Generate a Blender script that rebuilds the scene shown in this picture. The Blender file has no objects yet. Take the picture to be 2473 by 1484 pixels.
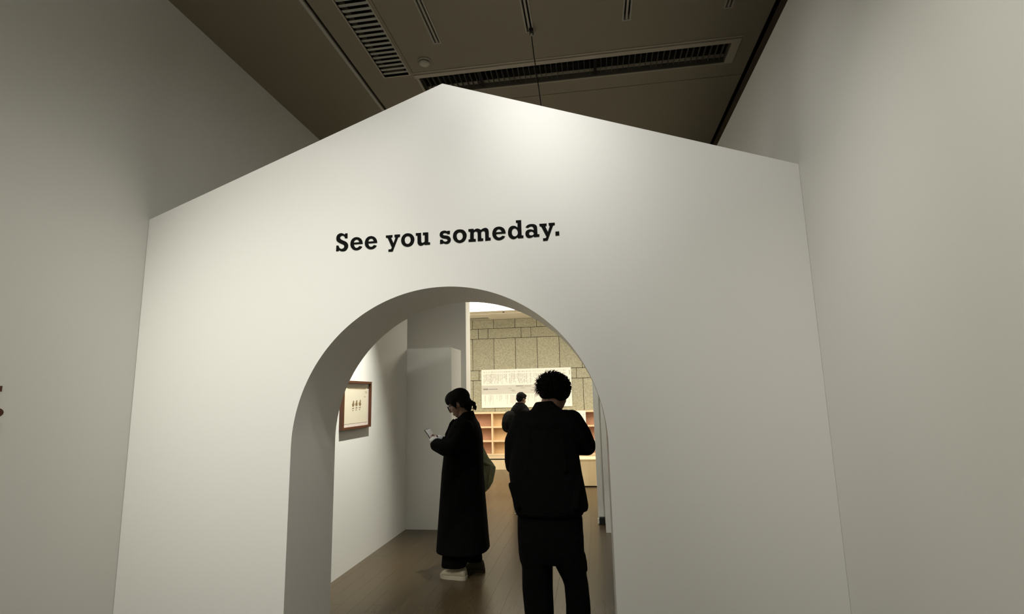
import bpy, bmesh, math, random
from mathutils import Vector, Matrix

# ---------------------------------------------------------------- camera, world, light, exposure
scene = bpy.context.scene
COL = scene.collection
random.seed(7)

def rot_camera(yaw, pitch, roll):
    f = Vector((-math.sin(yaw)*math.cos(pitch), math.cos(yaw)*math.cos(pitch), math.sin(pitch)))
    r = Vector((math.cos(yaw), math.sin(yaw), 0.0)); u = r.cross(f)
    r2 = r*math.cos(roll) + u*math.sin(roll); u2 = u*math.cos(roll) - r*math.sin(roll)
    return Matrix((r2, u2, -f)).transposed()

cam_data = bpy.data.cameras.new('camera'); cam = bpy.data.objects.new('camera', cam_data); COL.objects.link(cam)
cam.matrix_world = Matrix.Translation((0.804, -2.8, 1.5)) @ rot_camera(0.1486, 0.1647, -0.0230).to_4x4()
cam_data.sensor_width = 36.0; cam_data.lens = 36.0*1293.16/2473.0
cam_data.clip_start = 0.05; cam_data.clip_end = 100
scene.camera = cam

world = bpy.data.worlds.new('world'); scene.world = world; world.use_nodes = True
world.node_tree.nodes['Background'].inputs[0].default_value = (0.0, 0.0, 0.0, 1)
world.node_tree.nodes['Background'].inputs[1].default_value = 0.0

def spot(name, loc, target, watts, size_deg, blend, col, radius=0.06):
    l = bpy.data.lights.new(name, 'SPOT'); l.energy = watts; l.color = col
    l.spot_size = math.radians(size_deg); l.spot_blend = blend; l.shadow_soft_size = radius
    o = bpy.data.objects.new(name, l); COL.objects.link(o); o.location = loc
    o.rotation_euler = (Vector(target)-Vector(loc)).to_track_quat('-Z', 'Y').to_euler()
    return o

WARM = (1.0, 0.995, 0.90)
# track spots of the gallery, on the ceiling tracks above and behind the camera; the last one is added bounce fill
NEUTRAL = (1.0, 0.985, 0.94)
spot('track_or_fill_spot', (0.60, -1.30, 4.0), (-0.25, 0.0, 2.6), 50, 94, 1.0, NEUTRAL)
spot('track_or_fill_spot', (0.45, -0.90, 4.0), (0.25, 0.0, 2.5), 33, 88, 1.0, NEUTRAL)
spot('track_or_fill_spot', (0.45, -1.80, 4.0), (1.20, 0.0, 2.3), 92, 66, 1.0, NEUTRAL)
spot('track_or_fill_spot', (-1.40, -4.0, 4.0), (-0.90, 0.0, 0.90), 325, 44, 1.0, WARM)
spot('track_or_fill_spot', (-1.30, -3.0, 4.0), (-0.85, 0.0, 2.05), 235, 46, 1.0, WARM)
spot('track_or_fill_spot', (-0.245, -2.4, 4.0), (1.9, -1.35, 1.5), 190, 58, 1.0, WARM)
spot('track_or_fill_spot', (1.15, -3.6, 4.0), (-1.87, -2.0, 1.0), 80, 76, 1.0, WARM)
spot('track_or_fill_spot', (0.45, -4.6, 4.0), (0.45, -4.6, 0.0), 190, 104, 1.0, WARM)  # added unseen lamp pointing down, only for ambient bounce
# spots above the passage behind the arch
spot('picture_spot', (-0.42, 1.50, 3.7), (-1.444, 1.74, 1.42), 640, 50, 1.0, WARM, 0.03)
spot('passage_spot', (0.95, 0.75, 3.95), (0.85, 3.6, 1.70), 150, 76, 1.0, WARM)

vs = scene.view_settings
vs.view_transform = 'Standard'; vs.look = 'None'; vs.exposure = 0.0; vs.gamma = 1.0
vs.use_curve_mapping = False

# ---------------------------------------------------------------- materials
def mat(name, col, rough=0.6, bump=0.0, bscale=60.0, var=0.0, vscale=3.0, spec=0.3, metal=0.0, emit=None, stretch=None, rnd=0.0):
    m = bpy.data.materials.new(name); m.use_nodes = True
    nt = m.node_tree; n = nt.nodes; b = n['Principled BSDF']
    b.inputs['Roughness'].default_value = rough; b.inputs['Metallic'].default_value = metal
    b.inputs['Specular IOR Level'].default_value = spec
    b.inputs['Base Color'].default_value = (*col, 1)
    tc = n.new('ShaderNodeTexCoord'); mp = n.new('ShaderNodeMapping'); nt.links.new(tc.outputs['Object'], mp.inputs[0])
    if stretch: mp.inputs['Scale'].default_value = stretch
    if var > 0:
        nz = n.new('ShaderNodeTexNoise'); nz.inputs['Scale'].default_value = vscale; nz.inputs['Detail'].default_value = 5
        nt.links.new(mp.outputs[0], nz.inputs['Vector'])
        mx = n.new('ShaderNodeMix'); mx.data_type = 'RGBA'
        mx.inputs[6].default_value = (*[c*(1-var) for c in col], 1); mx.inputs[7].default_value = (*[min(1, c*(1+var)) for c in col], 1)
        nt.links.new(nz.outputs['Fac'], mx.inputs[0])
        out = mx.outputs[2]
        if rnd > 0:
            oi = n.new('ShaderNodeObjectInfo'); mr = n.new('ShaderNodeMapRange')
            mr.inputs[3].default_value = 1-rnd; mr.inputs[4].default_value = 1+rnd
            nt.links.new(oi.outputs['Random'], mr.inputs[0])
            vm = n.new('ShaderNodeVectorMath'); vm.operation = 'SCALE'
            nt.links.new(out, vm.inputs[0]); nt.links.new(mr.outputs[0], vm.inputs['Scale']); out = vm.outputs[0]
        nt.links.new(out, b.inputs['Base Color'])
    if bump > 0:
        nb = n.new('ShaderNodeTexNoise'); nb.inputs['Scale'].default_value = bscale; nb.inputs['Detail'].default_value = 3
        nt.links.new(mp.outputs[0], nb.inputs['Vector'])
        bp = n.new('ShaderNodeBump'); bp.inputs['Strength'].default_value = bump; bp.inputs['Distance'].default_value = 0.002
        nt.links.new(nb.outputs['Fac'], bp.inputs['Height']); nt.links.new(bp.outputs[0], b.inputs['Normal'])
    if emit:
        b.inputs['Emission Color'].default_value = (*emit[0], 1); b.inputs['Emission Strength'].default_value = emit[1]
    return m

M = {}
M['paint'] = mat('white_wall_paint', (0.80, 0.79, 0.745), 0.75, 0.10, 90, 0.012, 1.5, 0.15)
M['facade'] = mat('white_facade_paint', (0.87, 0.86, 0.82), 0.48, 0.05, 70, 0.01, 1.2, 0.25)
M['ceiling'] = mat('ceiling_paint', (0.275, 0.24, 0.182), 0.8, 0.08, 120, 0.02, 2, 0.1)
M['plenum'] = mat('dark_plenum', (0.02, 0.018, 0.015), 0.9, 0.1, 40, 0.2, 6, 0.1)
M['lip'] = mat('slot_lit_strip', (0.44, 0.42, 0.36), 0.6, 0.05, 60, 0.08, 4, 0.2)  # pale tone for the lit inner side of the left slot
M['brownlip'] = mat('slot_lit_edge_paint', (0.11, 0.085, 0.055), 0.7, 0.05, 60, 0.1, 4, 0.2)  # brown tone for the lit inner side of the right slot
M['trim'] = mat('vent_frame_paint', (0.42, 0.375, 0.30), 0.7, 0.05, 60, 0.03, 4, 0.15)
M['slot'] = mat('slot_lining', (0.02, 0.018, 0.015), 0.7, 0.05, 60, 0.1, 4, 0.2)
M['vent'] = mat('vent_enamel', (0.40, 0.40, 0.35), 0.5, 0.03, 100, 0.05, 8, 0.3)
M['fin'] = mat('vent_fin_metal', (0.10, 0.09, 0.07), 0.6, 0.03, 100, 0.08, 8, 0.3)
M['track'] = mat('track_enamel', (0.36, 0.33, 0.27), 0.5, 0.03, 90, 0.05, 5, 0.3)
M['black'] = mat('black_plastic', (0.01, 0.01, 0.01), 0.5, 0.05, 120, 0.1, 10, 0.3)
M['detector'] = mat('detector_plastic', (0.45, 0.42, 0.34), 0.5, 0.03, 120, 0.03, 8, 0.3)
M['ink'] = mat('black_vinyl', (0.006, 0.0068, 0.0058), 0.8, 0.03, 200, 0.1, 20, 0.08)
M['subfloor'] = mat('subfloor', (0.20, 0.15, 0.10), 0.6, 0.1, 60, 0.1, 3, 0.2)
M['plank'] = mat('floor_plank_wood', (0.080, 0.057, 0.030), 0.27, 0.0, 18, 0.18, 5.0, 0.36, stretch=(9, 0.7, 1), rnd=0.05)
M['stone'] = mat('stone_tile', (0.36, 0.345, 0.255), 0.75, 0.5, 60, 0.55, 34, 0.2, rnd=0.05)
M['mortar'] = mat('stone_joint', (0.06, 0.05, 0.03), 0.9, 0.3, 60, 0.2, 20, 0.1)
M['plaster'] = mat('far_ceiling_plaster', (0.90, 0.86, 0.75), 0.8, 0.05, 80, 0.02, 3, 0.1)
M['glow'] = mat('luminous_ceiling', (0.9, 0.88, 0.8), 0.5, emit=((1.0, 0.93, 0.78), 5.3))
M['pine'] = mat('pine_board', (0.86, 0.66, 0.42), 0.5, 0.05, 40, 0.12, 4, 0.3, stretch=(1, 1, 9))
M['redwood'] = mat('reddish_back_board', (0.46, 0.245, 0.155), 0.55, 0.05, 40, 0.22, 3, 0.3, stretch=(1, 1, 12))
M['tanwood'] = mat('tan_back_board', (0.68, 0.47, 0.26), 0.55, 0.05, 40, 0.2, 3, 0.3, stretch=(1, 1, 12))
M['ply'] = mat('plywood', (0.80, 0.64, 0.40), 0.55, 0.05, 30, 0.14, 5, 0.3, stretch=(8, 8, 0.8))
M['board'] = mat('white_sign_board', (0.84, 0.83, 0.77), 0.5, 0.02, 90, 0.01, 4, 0.3)
M['band'] = mat('grey_sign_band', (0.60, 0.59, 0.54), 0.5, 0.02, 90, 0.02, 4, 0.3)
M['print'] = mat('grey_print', (0.46, 0.45, 0.41), 0.6, 0.02, 90, 0.3, 20, 0.2)
M['darkprint'] = mat('dark_print', (0.22, 0.21, 0.19), 0.6, 0.02, 90, 0.3, 20, 0.2)
M['frame'] = mat('brown_frame_wood', (0.105, 0.036, 0.014), 0.4, 0.08, 40, 0.3, 6, 0.4, stretch=(1, 8, 1))
M['paper'] = mat('cream_paper', (0.90, 0.82, 0.64), 0.7, 0.05, 120, 0.03, 5, 0.15)
M['mount'] = mat('cream_mount', (0.90, 0.80, 0.72), 0.7, 0.03, 120, 0.02, 5, 0.15)
M['brownprint'] = mat('brown_print', (0.30, 0.21, 0.10), 0.7, 0.02, 100, 0.3, 60, 0.1)
M['decal'] = mat('brown_vinyl', (0.10, 0.04, 0.02), 0.6, 0.02, 100, 0.4, 30, 0.2)
M['cloth'] = mat('black_wool', (0.0035, 0.0035, 0.0036), 0.95, 0.4, 300, 0.25, 30, 0.05)
M['cloth2'] = mat('black_cotton', (0.003, 0.003, 0.003), 0.95, 0.3, 250, 0.25, 20, 0.05)
M['cloth3'] = mat('charcoal_knit', (0.005, 0.0056, 0.005), 0.95, 0.4, 200, 0.3, 20, 0.08)
M['hair'] = mat('black_hair', (0.004, 0.0035, 0.003), 0.8, 0.5, 200, 0.3, 40, 0.08)
M['skin'] = mat('skin', (0.20, 0.115, 0.078), 0.55, 0.05, 120, 0.08, 12, 0.25)
M['cuff'] = mat('pale_cuff_knit', (0.36, 0.35, 0.35), 0.9, 0.3, 200, 0.1, 20, 0.1)
M['shoe'] = mat('beige_suede', (0.40, 0.355, 0.265), 0.85, 0.3, 120, 0.15, 14, 0.1)
M['sole'] = mat('pale_rubber', (0.42, 0.375, 0.285), 0.7, 0.2, 80, 0.08, 14, 0.2)
M['oliveshoe'] = mat('dark_olive_suede', (0.060, 0.050, 0.028), 0.85, 0.3, 120, 0.3, 14, 0.1)
M['darkshoe'] = mat('black_leather', (0.006, 0.006, 0.006), 0.5, 0.2, 120, 0.2, 14, 0.2)
M['olive'] = mat('olive_nylon', (0.24, 0.24, 0.135), 0.75, 0.3, 30, 0.2, 10, 0.2)
M['phone'] = mat('dark_phone_shell', (0.012, 0.012, 0.014), 0.3, 0.02, 80, 0.1, 10, 0.5)
M['screen'] = mat('grey_phone_screen', (0.30, 0.29, 0.28), 0.25, 0.02, 80, 0.05, 10, 0.5)  # grey base colour stands in for a reflection on the screen
M['metal'] = mat('snap_metal', (0.55, 0.55, 0.55), 0.4, 0.02, 80, 0.05, 10, 0.5, metal=0.8)
M['ytrim'] = mat('socket_plastic', (0.75, 0.75, 0.70), 0.5, 0.02, 80, 0.02, 10, 0.3)

def glass_mat():
    m = bpy.data.materials.new('picture_glass'); m.use_nodes = True
    nt = m.node_tree; nt.nodes.remove(nt.nodes['Principled BSDF'])
    tr = nt.nodes.new('ShaderNodeBsdfTransparent'); gl = nt.nodes.new('ShaderNodeBsdfGlossy'); gl.inputs['Roughness'].default_value = 0.03
    lw = nt.nodes.new('ShaderNodeLayerWeight'); pw_ = nt.nodes.new('ShaderNodeMath'); pw_.operation = 'POWER'; pw_.inputs[1].default_value = 5.0
    fr = nt.nodes.new('ShaderNodeMath'); fr.operation = 'MULTIPLY_ADD'; fr.inputs[1].default_value = 0.5; fr.inputs[2].default_value = 0.03
    nt.links.new(lw.outputs['Facing'], pw_.inputs[0]); nt.links.new(pw_.outputs[0], fr.inputs[0])
    mx = nt.nodes.new('ShaderNodeMixShader')
    nt.links.new(fr.outputs[0], mx.inputs[0]); nt.links.new(tr.outputs[0], mx.inputs[1]); nt.links.new(gl.outputs[0], mx.inputs[2])
    nt.links.new(mx.outputs[0], nt.nodes['Material Output'].inputs['Surface'])
    return m
M['glass'] = glass_mat()

# ---------------------------------------------------------------- helpers
def link(name, me, m, parent=None, smooth=False):
    if m is not None:
        me.materials.clear(); me.materials.append(M[m])
    for p in me.polygons: p.use_smooth = smooth
    o = bpy.data.objects.new(name, me); COL.objects.link(o)
    if parent is not None:
        o.parent = parent; o.matrix_parent_inverse = parent.matrix_basis.inverted()
    return o

def obj(name, bm, m, parent=None, smooth=False):
    bmesh.ops.recalc_face_normals(bm, faces=bm.faces[:])
    me = bpy.data.meshes.new(name); bm.to_mesh(me); bm.free()
    return link(name, me, m, parent, smooth)

def tag(o, label, cat=None, group=None, kind=None):
    if label: o['label'] = label
    if cat: o['category'] = cat
    if group: o['group'] = group
    if kind: o['kind'] = kind
    return o

def thing(name, label, cat, loc, group=None):
    o = bpy.data.objects.new(name, None); COL.objects.link(o); o.location = loc; o.empty_display_size = 0.1
    return tag(o, label, cat, group)

def struct(name, bm, m, label=None, parent=None):
    o = obj(name, bm, m, parent); o['kind'] = 'structure'
    if label: o['label'] = label
    return o

def box(bm, x0, x1, y0, y1, z0, z1, bev=0.0):
    v = [bm.verts.new(p) for p in ((x0,y0,z0),(x1,y0,z0),(x1,y1,z0),(x0,y1,z0),(x0,y0,z1),(x1,y0,z1),(x1,y1,z1),(x0,y1,z1))]
    fs = [bm.faces.new([v[i] for i in q]) for q in ((0,3,2,1),(4,5,6,7),(0,1,5,4),(1,2,6,5),(2,3,7,6),(3,0,4,7))]
    if bev > 0:
        es = list({e for f in fs for e in f.edges})
        bmesh.ops.bevel(bm, geom=es, offset=bev, segments=2, affect='EDGES', profile=0.7)
    return bm

def B(*a, **k):
    return box(bmesh.new(), *a, **k)

def loft(bm, rings, cap=True):
    vr = [[bm.verts.new(p) for p in r] for r in rings]; n = len(vr[0])
    for a, b in zip(vr, vr[1:]):
        for i in range(n):
            bm.faces.new((a[i], a[(i+1) % n], b[(i+1) % n], b[i]))
    if cap:
        bm.faces.new(list(reversed(vr[0]))); bm.faces.new(vr[-1])
    return bm

def ering(cx, cy, cz, rx, ry, n=28, e=2.0, dz=0.0):
    """horizontal ring; dz tilts it along x"""
    out = []
    for i in range(n):
        t = 2*math.pi*i/n; c, s = math.cos(t), math.sin(t)
        x = math.copysign(abs(c)**(2/e), c); y = math.copysign(abs(s)**(2/e), s)
        out.append((cx+rx*x, cy+ry*y, cz+dz*x))
    return out

def capsule(bm, p0, p1, r0, r1, n=16, k=4):
    p0, p1 = Vector(p0), Vector(p1); d = (p1-p0).normalized()
    q = Vector((0, 0, 1)).rotation_difference(d).to_matrix()
    rings = []
    for j in range(k):
        a = math.pi/2*(1-(j+0.35)/k); rings.append((p0-d*r0*math.sin(a), r0*math.cos(a)))
    rings.append((p0, r0)); rings.append((p1, r1))
    for j in range(k-1, -1, -1):
        a = math.pi/2*(1-(j+0.35)/k); rings.append((p1+d*r1*math.sin(a), r1*math.cos(a)))
    loft(bm, [[c+q@Vector((r*math.cos(2*math.pi*i/n), r*math.sin(2*math.pi*i/n), 0)) for i in range(n)] for c, r in rings])

def chain(bm, pts):
    for a, b in zip(pts, pts[1:]): capsule(bm, a[0], b[0], a[1], b[1])

def ell(bm, c, r, mtx=None, seg=20):
    q = mtx.to_4x4() if mtx is not None else Matrix.Identity(4)
    bmesh.ops.create_uvsphere(bm, u_segments=seg, v_segments=seg//2+2, radius=1.0,
        matrix=Matrix.Translation(c) @ q @ Matrix.Diagonal((*r, 1)))

def tube(bm, pts, r, n=8):
    pts = [Vector(p) for p in pts]; rings = []
    for i, p in enumerate(pts):
        d = (pts[min(i+1, len(pts)-1)]-pts[max(i-1, 0)]).normalized()
        q = Vector((0, 0, 1)).rotation_difference(d).to_matrix()
        rr = r[i] if isinstance(r, (list, tuple)) else r
        rings.append([p+q@Vector((rr*math.cos(2*math.pi*k/n), rr*math.sin(2*math.pi*k/n), 0)) for k in range(n)])
    return loft(bm, rings)

def fuse(name, bm, m, parent, voxel=0.008, smooth=4, fac=0.5):
    """join overlapping closed shapes into one continuous skin"""
    bmesh.ops.recalc_face_normals(bm, faces=bm.faces[:])
    me = bpy.data.meshes.new(name); bm.to_mesh(me); bm.free()
    t = bpy.data.objects.new('fuse', me); COL.objects.link(t)
    r = t.modifiers.new('r', 'REMESH'); r.mode = 'VOXEL'; r.voxel_size = voxel
    s = t.modifiers.new('s', 'SMOOTH'); s.iterations = smooth; s.factor = fac
    dg = bpy.context.evaluated_depsgraph_get(); dg.update()
    out = bpy.data.meshes.new_from_object(t.evaluated_get(dg)); out.name = name
    bpy.data.objects.remove(t); bpy.data.meshes.remove(me)
    return link(name, out, m, parent, True)

def flat(bm, pts, y0, y1):
    """prism of an x-z outline between two depths"""
    a = [bm.verts.new((x, y0, z)) for x, z in pts]; b = [bm.verts.new((x, y1, z)) for x, z in pts]
    bm.faces.new(a); bm.faces.new(list(reversed(b))); n = len(pts)
    for i in range(n): bm.faces.new((a[i], b[i], b[(i+1) % n], a[(i+1) % n]))
    return bm

LETTERS = [
('letter_s_capital',[[(-0.5627,2.446,1),(-0.5627,2.4169,1),(-0.5778,2.4176,1),(-0.5805,2.4256,0),(-0.5862,2.4314,0),(-0.5937,2.4343,0),(-0.6016,2.4324,0),(-0.607,2.4274,0),(-0.6074,2.4214,0),(-0.6036,2.4152,0),(-0.5954,2.4092,0),(-0.5841,2.4037,0),(-0.5742,2.3988,0),(-0.5641,2.3903,0),(-0.5583,2.3798,0),(-0.5571,2.369,0),(-0.5601,2.3573,0),(-0.5677,2.3471,0),(-0.5774,2.3417,0),(-0.5883,2.3403,0),(-0.5982,2.3419,0),(-0.6069,2.3454,0),(-0.6125,2.3488,1),(-0.6151,2.343,1),(-0.6295,2.3437,1),(-0.6288,2.3779,1),(-0.6155,2.377,1),(-0.6132,2.3691,0),(-0.6074,2.361,0),(-0.5986,2.3562,0),(-0.5901,2.3569,0),(-0.5829,2.3612,0),(-0.5806,2.3682,0),(-0.5827,2.3755,0),(-0.5896,2.3813,0),(-0.5996,2.3861,0),(-0.6108,2.3917,0),(-0.6221,2.399,0),(-0.6286,2.4078,0),(-0.6308,2.4194,0),(-0.6293,2.4313,0),(-0.6235,2.4418,0),(-0.6138,2.4477,0),(-0.6016,2.4499,0),(-0.5904,2.4467,0),(-0.5835,2.4432,0),(-0.5791,2.4405,1),(-0.5762,2.4469,1)]]),
('letter_e',[[(-0.4693,2.3769,1),(-0.5222,2.3772,1),(-0.5202,2.369,0),(-0.5145,2.3603,0),(-0.5058,2.3561,0),(-0.4974,2.3579,0),(-0.4909,2.3635,0),(-0.4873,2.3662,1),(-0.472,2.361,1),(-0.4766,2.353,0),(-0.4862,2.346,0),(-0.4982,2.342,0),(-0.5103,2.3416,0),(-0.5238,2.346,0),(-0.535,2.3557,0),(-0.5415,2.3668,0),(-0.5437,2.3812,0),(-0.5417,2.3954,0),(-0.5353,2.4081,0),(-0.5233,2.4169,0),(-0.51,2.4198,0),(-0.4965,2.418,0),(-0.4829,2.4105,0),(-0.4741,2.3992,0),(-0.4702,2.387,0)],[(-0.5225,2.3882,1),(-0.5209,2.3964,0),(-0.5144,2.4031,0),(-0.5053,2.4049,0),(-0.496,2.3995,0),(-0.4903,2.3884,1)]]),
('letter_e',[[(-0.3825,2.377,1),(-0.435,2.3773,1),(-0.433,2.3691,0),(-0.4274,2.3605,0),(-0.4188,2.3564,0),(-0.4104,2.3582,0),(-0.4039,2.3637,0),(-0.4004,2.3664,1),(-0.3852,2.3612,1),(-0.3899,2.3533,0),(-0.3994,2.3462,0),(-0.4113,2.3423,0),(-0.4233,2.3419,0),(-0.4367,2.3463,0),(-0.4478,2.3559,0),(-0.4541,2.367,0),(-0.4562,2.3814,0),(-0.4542,2.3955,0),(-0.4478,2.4081,0),(-0.4359,2.4169,0),(-0.4226,2.4198,0),(-0.4093,2.418,0),(-0.3958,2.4106,0),(-0.3872,2.3993,0),(-0.3833,2.3872,0)],[(-0.4352,2.3883,1),(-0.4336,2.3965,0),(-0.4271,2.4032,0),(-0.4181,2.4049,0),(-0.4089,2.3996,0),(-0.4032,2.3885,1)]]),
('letter_y',[[(-0.3306,2.4171,1),(-0.2917,2.4174,1),(-0.2915,2.4044,1),(-0.2998,2.402,1),(-0.2844,2.3685,1),(-0.2735,2.4014,1),(-0.2795,2.4035,1),(-0.2797,2.4183,1),(-0.247,2.4184,1),(-0.2468,2.4037,1),(-0.2569,2.4028,1),(-0.2891,2.3201,1),(-0.314,2.3205,1),(-0.3143,2.334,1),(-0.3,2.3348,1),(-0.2961,2.3387,0),(-0.2948,2.3457,1),(-0.3195,2.401,1),(-0.3225,2.4033,1),(-0.3303,2.4041,1)]]),
('letter_o',[[(-0.2013,2.4212,0),(-0.1841,2.4176,0),(-0.171,2.4073,0),(-0.1639,2.3939,0),(-0.1623,2.382,0),(-0.1654,2.3658,0),(-0.1753,2.3513,0),(-0.1894,2.344,0),(-0.2035,2.3424,0),(-0.2189,2.3471,0),(-0.232,2.3574,0),(-0.2387,2.3719,0),(-0.2397,2.3849,0),(-0.2366,2.3988,0),(-0.2279,2.4112,0),(-0.2161,2.4192,0)],[(-0.2006,2.4046,0),(-0.1922,2.4017,0),(-0.1857,2.393,0),(-0.1832,2.3823,0),(-0.1849,2.3718,0),(-0.1919,2.3617,0),(-0.2019,2.3589,0),(-0.212,2.3637,0),(-0.2174,2.374,0),(-0.219,2.3835,0),(-0.217,2.3951,0),(-0.21,2.4029,0)]]),
('letter_u',[[(-0.154,2.4185,1),(-0.1234,2.4187,1),(-0.122,2.3723,0),(-0.1202,2.364,0),(-0.1143,2.3598,0),(-0.1061,2.3625,0),(-0.1015,2.3674,1),(-0.1016,2.399,1),(-0.104,2.4041,0),(-0.1122,2.4038,1),(-0.1122,2.4191,1),(-0.0812,2.4189,1),(-0.0807,2.3625,1),(-0.0787,2.36,1),(-0.0705,2.3601,1),(-0.0705,2.3467,1),(-0.1002,2.3463,1),(-0.1049,2.3507,1),(-0.1142,2.3455,0),(-0.1248,2.3433,0),(-0.1353,2.3475,0),(-0.1418,2.3572,0),(-0.1434,2.369,0),(-0.1439,2.3995,1),(-0.1463,2.4038,0),(-0.1533,2.404,1)]]),
('letter_s',[[(0.0446,2.4187,1),(0.0439,2.3996,1),(0.0318,2.3998,1),(0.0272,2.4036,0),(0.0203,2.407,0),(0.0121,2.4084,0),(0.0052,2.4052,0),(0.0046,2.3994,0),(0.0098,2.3949,0),(0.0214,2.393,0),(0.0352,2.3891,0),(0.0445,2.3815,0),(0.049,2.3707,0),(0.0478,2.3592,0),(0.0409,2.3493,0),(0.0305,2.3442,0),(0.0189,2.3444,0),(0.0109,2.3472,0),(0.0062,2.3498,1),(0.0022,2.3466,1),(-0.0132,2.3465,1),(-0.0123,2.3708,1),(0.0022,2.3704,1),(0.0063,2.3632,0),(0.0132,2.3587,0),(0.0213,2.3578,0),(0.0282,2.3605,0),(0.03,2.3662,0),(0.0259,2.3717,0),(0.0179,2.3746,0),(0.0028,2.3785,0),(-0.0076,2.3839,0),(-0.014,2.3937,0),(-0.014,2.4053,0),(-0.0087,2.4155,0),(0.0017,2.4206,0),(0.0122,2.422,0),(0.0214,2.4204,0),(0.0272,2.417,1),(0.0319,2.4194,1)]]),
('letter_o',[[(0.1011,2.4229,0),(0.1183,2.4194,0),(0.1309,2.4092,0),(0.1382,2.3959,0),(0.1396,2.3831,0),(0.1351,2.366,0),(0.1247,2.3529,0),(0.1109,2.3463,0),(0.0972,2.3449,0),(0.0834,2.3499,0),(0.0703,2.36,0),(0.0629,2.3744,0),(0.0615,2.3873,0),(0.0647,2.4022,0),(0.0734,2.4144,0),(0.0862,2.4216,0)],[(0.101,2.406,0),(0.109,2.4032,0),(0.1153,2.3952,0),(0.1177,2.3834,0),(0.1157,2.372,0),(0.1087,2.3632,0),(0.0984,2.3604,0),(0.0893,2.3657,0),(0.0842,2.3765,0),(0.0825,2.3859,0),(0.0849,2.3973,0),(0.0918,2.4044,0)]]),
('letter_m',[[(0.1499,2.4206,1),(0.1785,2.4209,1),(0.1818,2.4131,1),(0.1927,2.4193,0),(0.2041,2.42,0),(0.2143,2.416,0),(0.2211,2.4115,1),(0.2325,2.4185,0),(0.245,2.4213,0),(0.2552,2.4185,0),(0.2624,2.4103,0),(0.265,2.3952,0),(0.2648,2.3722,0),(0.2669,2.3641,1),(0.2752,2.3634,1),(0.275,2.3483,1),(0.2445,2.3471,1),(0.2443,2.3897,0),(0.2424,2.3996,0),(0.2358,2.4042,0),(0.2289,2.4029,0),(0.2226,2.3987,1),(0.2226,2.3693,0),(0.2254,2.3626,1),(0.2334,2.3622,1),(0.2332,2.3479,1),(0.2021,2.3477,1),(0.2021,2.3926,0),(0.1993,2.4009,0),(0.1925,2.4043,0),(0.1857,2.4036,0),(0.1805,2.3993,1),(0.1801,2.3664,1),(0.1824,2.3623,1),(0.1914,2.3616,1),(0.1913,2.3473,1),(0.1503,2.3477,1),(0.1505,2.3615,1),(0.159,2.3615,1),(0.16,2.4013,0),(0.1577,2.4056,0),(0.1503,2.4067,1)]]),
('letter_e',[[(0.3593,2.3818,1),(0.3066,2.3815,1),(0.3081,2.3722,0),(0.3141,2.3643,0),(0.3219,2.3607,0),(0.3309,2.3626,0),(0.3377,2.3673,0),(0.3412,2.3699,1),(0.3556,2.3655,1),(0.3498,2.3567,0),(0.3408,2.3505,0),(0.3284,2.3462,0),(0.316,2.3459,0),(0.3038,2.3507,0),(0.2927,2.3606,0),(0.2862,2.3737,0),(0.2847,2.3876,0),(0.2878,2.4012,0),(0.2948,2.4133,0),(0.3062,2.4206,0),(0.3197,2.4231,0),(0.3343,2.4211,0),(0.3476,2.413,0),(0.3553,2.4022,0),(0.3584,2.3916,0)],[(0.3056,2.3919,1),(0.3075,2.3986,0),(0.3138,2.4062,0),(0.3217,2.4086,0),(0.3295,2.4051,0),(0.3355,2.3972,0),(0.3365,2.392,1)]]),
('letter_d',[[(0.4173,2.4517,1),(0.4469,2.4516,1),(0.4475,2.366,1),(0.4496,2.3638,1),(0.4574,2.3636,1),(0.457,2.3494,1),(0.4287,2.3491,1),(0.4234,2.3563,1),(0.4154,2.35,0),(0.402,2.3465,0),(0.3888,2.3506,0),(0.3779,2.3617,0),(0.3726,2.3769,0),(0.373,2.3929,0),(0.3778,2.4086,0),(0.3869,2.4183,0),(0.3993,2.422,0),(0.4104,2.4206,0),(0.4193,2.416,0),(0.4253,2.4109,1),(0.4264,2.4349,1),(0.4243,2.438,0),(0.4176,2.4385,1)],[(0.4112,2.4068,0),(0.4189,2.4022,0),(0.4248,2.3938,0),(0.4268,2.3822,0),(0.4248,2.371,0),(0.418,2.3635,0),(0.4079,2.3613,0),(0.3991,2.3665,0),(0.3944,2.3765,0),(0.3938,2.388,0),(0.3966,2.3992,0),(0.4034,2.4056,0)]]),
('letter_a',[[(0.4705,2.4081,1),(0.4768,2.4167,0),(0.487,2.4229,0),(0.5014,2.4247,0),(0.5157,2.4231,0),(0.5266,2.4177,0),(0.5324,2.4093,0),(0.5337,2.3978,0),(0.5341,2.3683,1),(0.536,2.3647,1),(0.5448,2.3647,1),(0.5443,2.3506,1),(0.5163,2.3502,1),(0.5115,2.3551,1),(0.5036,2.35,0),(0.4903,2.3469,0),(0.4783,2.3506,0),(0.4703,2.3602,0),(0.4681,2.3729,0),(0.4715,2.3852,0),(0.4806,2.3925,0),(0.4939,2.395,0),(0.506,2.393,0),(0.5136,2.3896,1),(0.5139,2.3993,0),(0.5097,2.4075,0),(0.5021,2.4115,0),(0.4932,2.4099,0),(0.4876,2.4068,0),(0.4848,2.4042,1)],[(0.5013,2.3828,0),(0.5089,2.3803,0),(0.5137,2.3742,0),(0.5135,2.3669,0),(0.5095,2.362,0),(0.4995,2.3605,0),(0.4919,2.3633,0),(0.4886,2.3703,0),(0.4895,2.3771,0),(0.4946,2.3818,0)]]),
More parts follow.
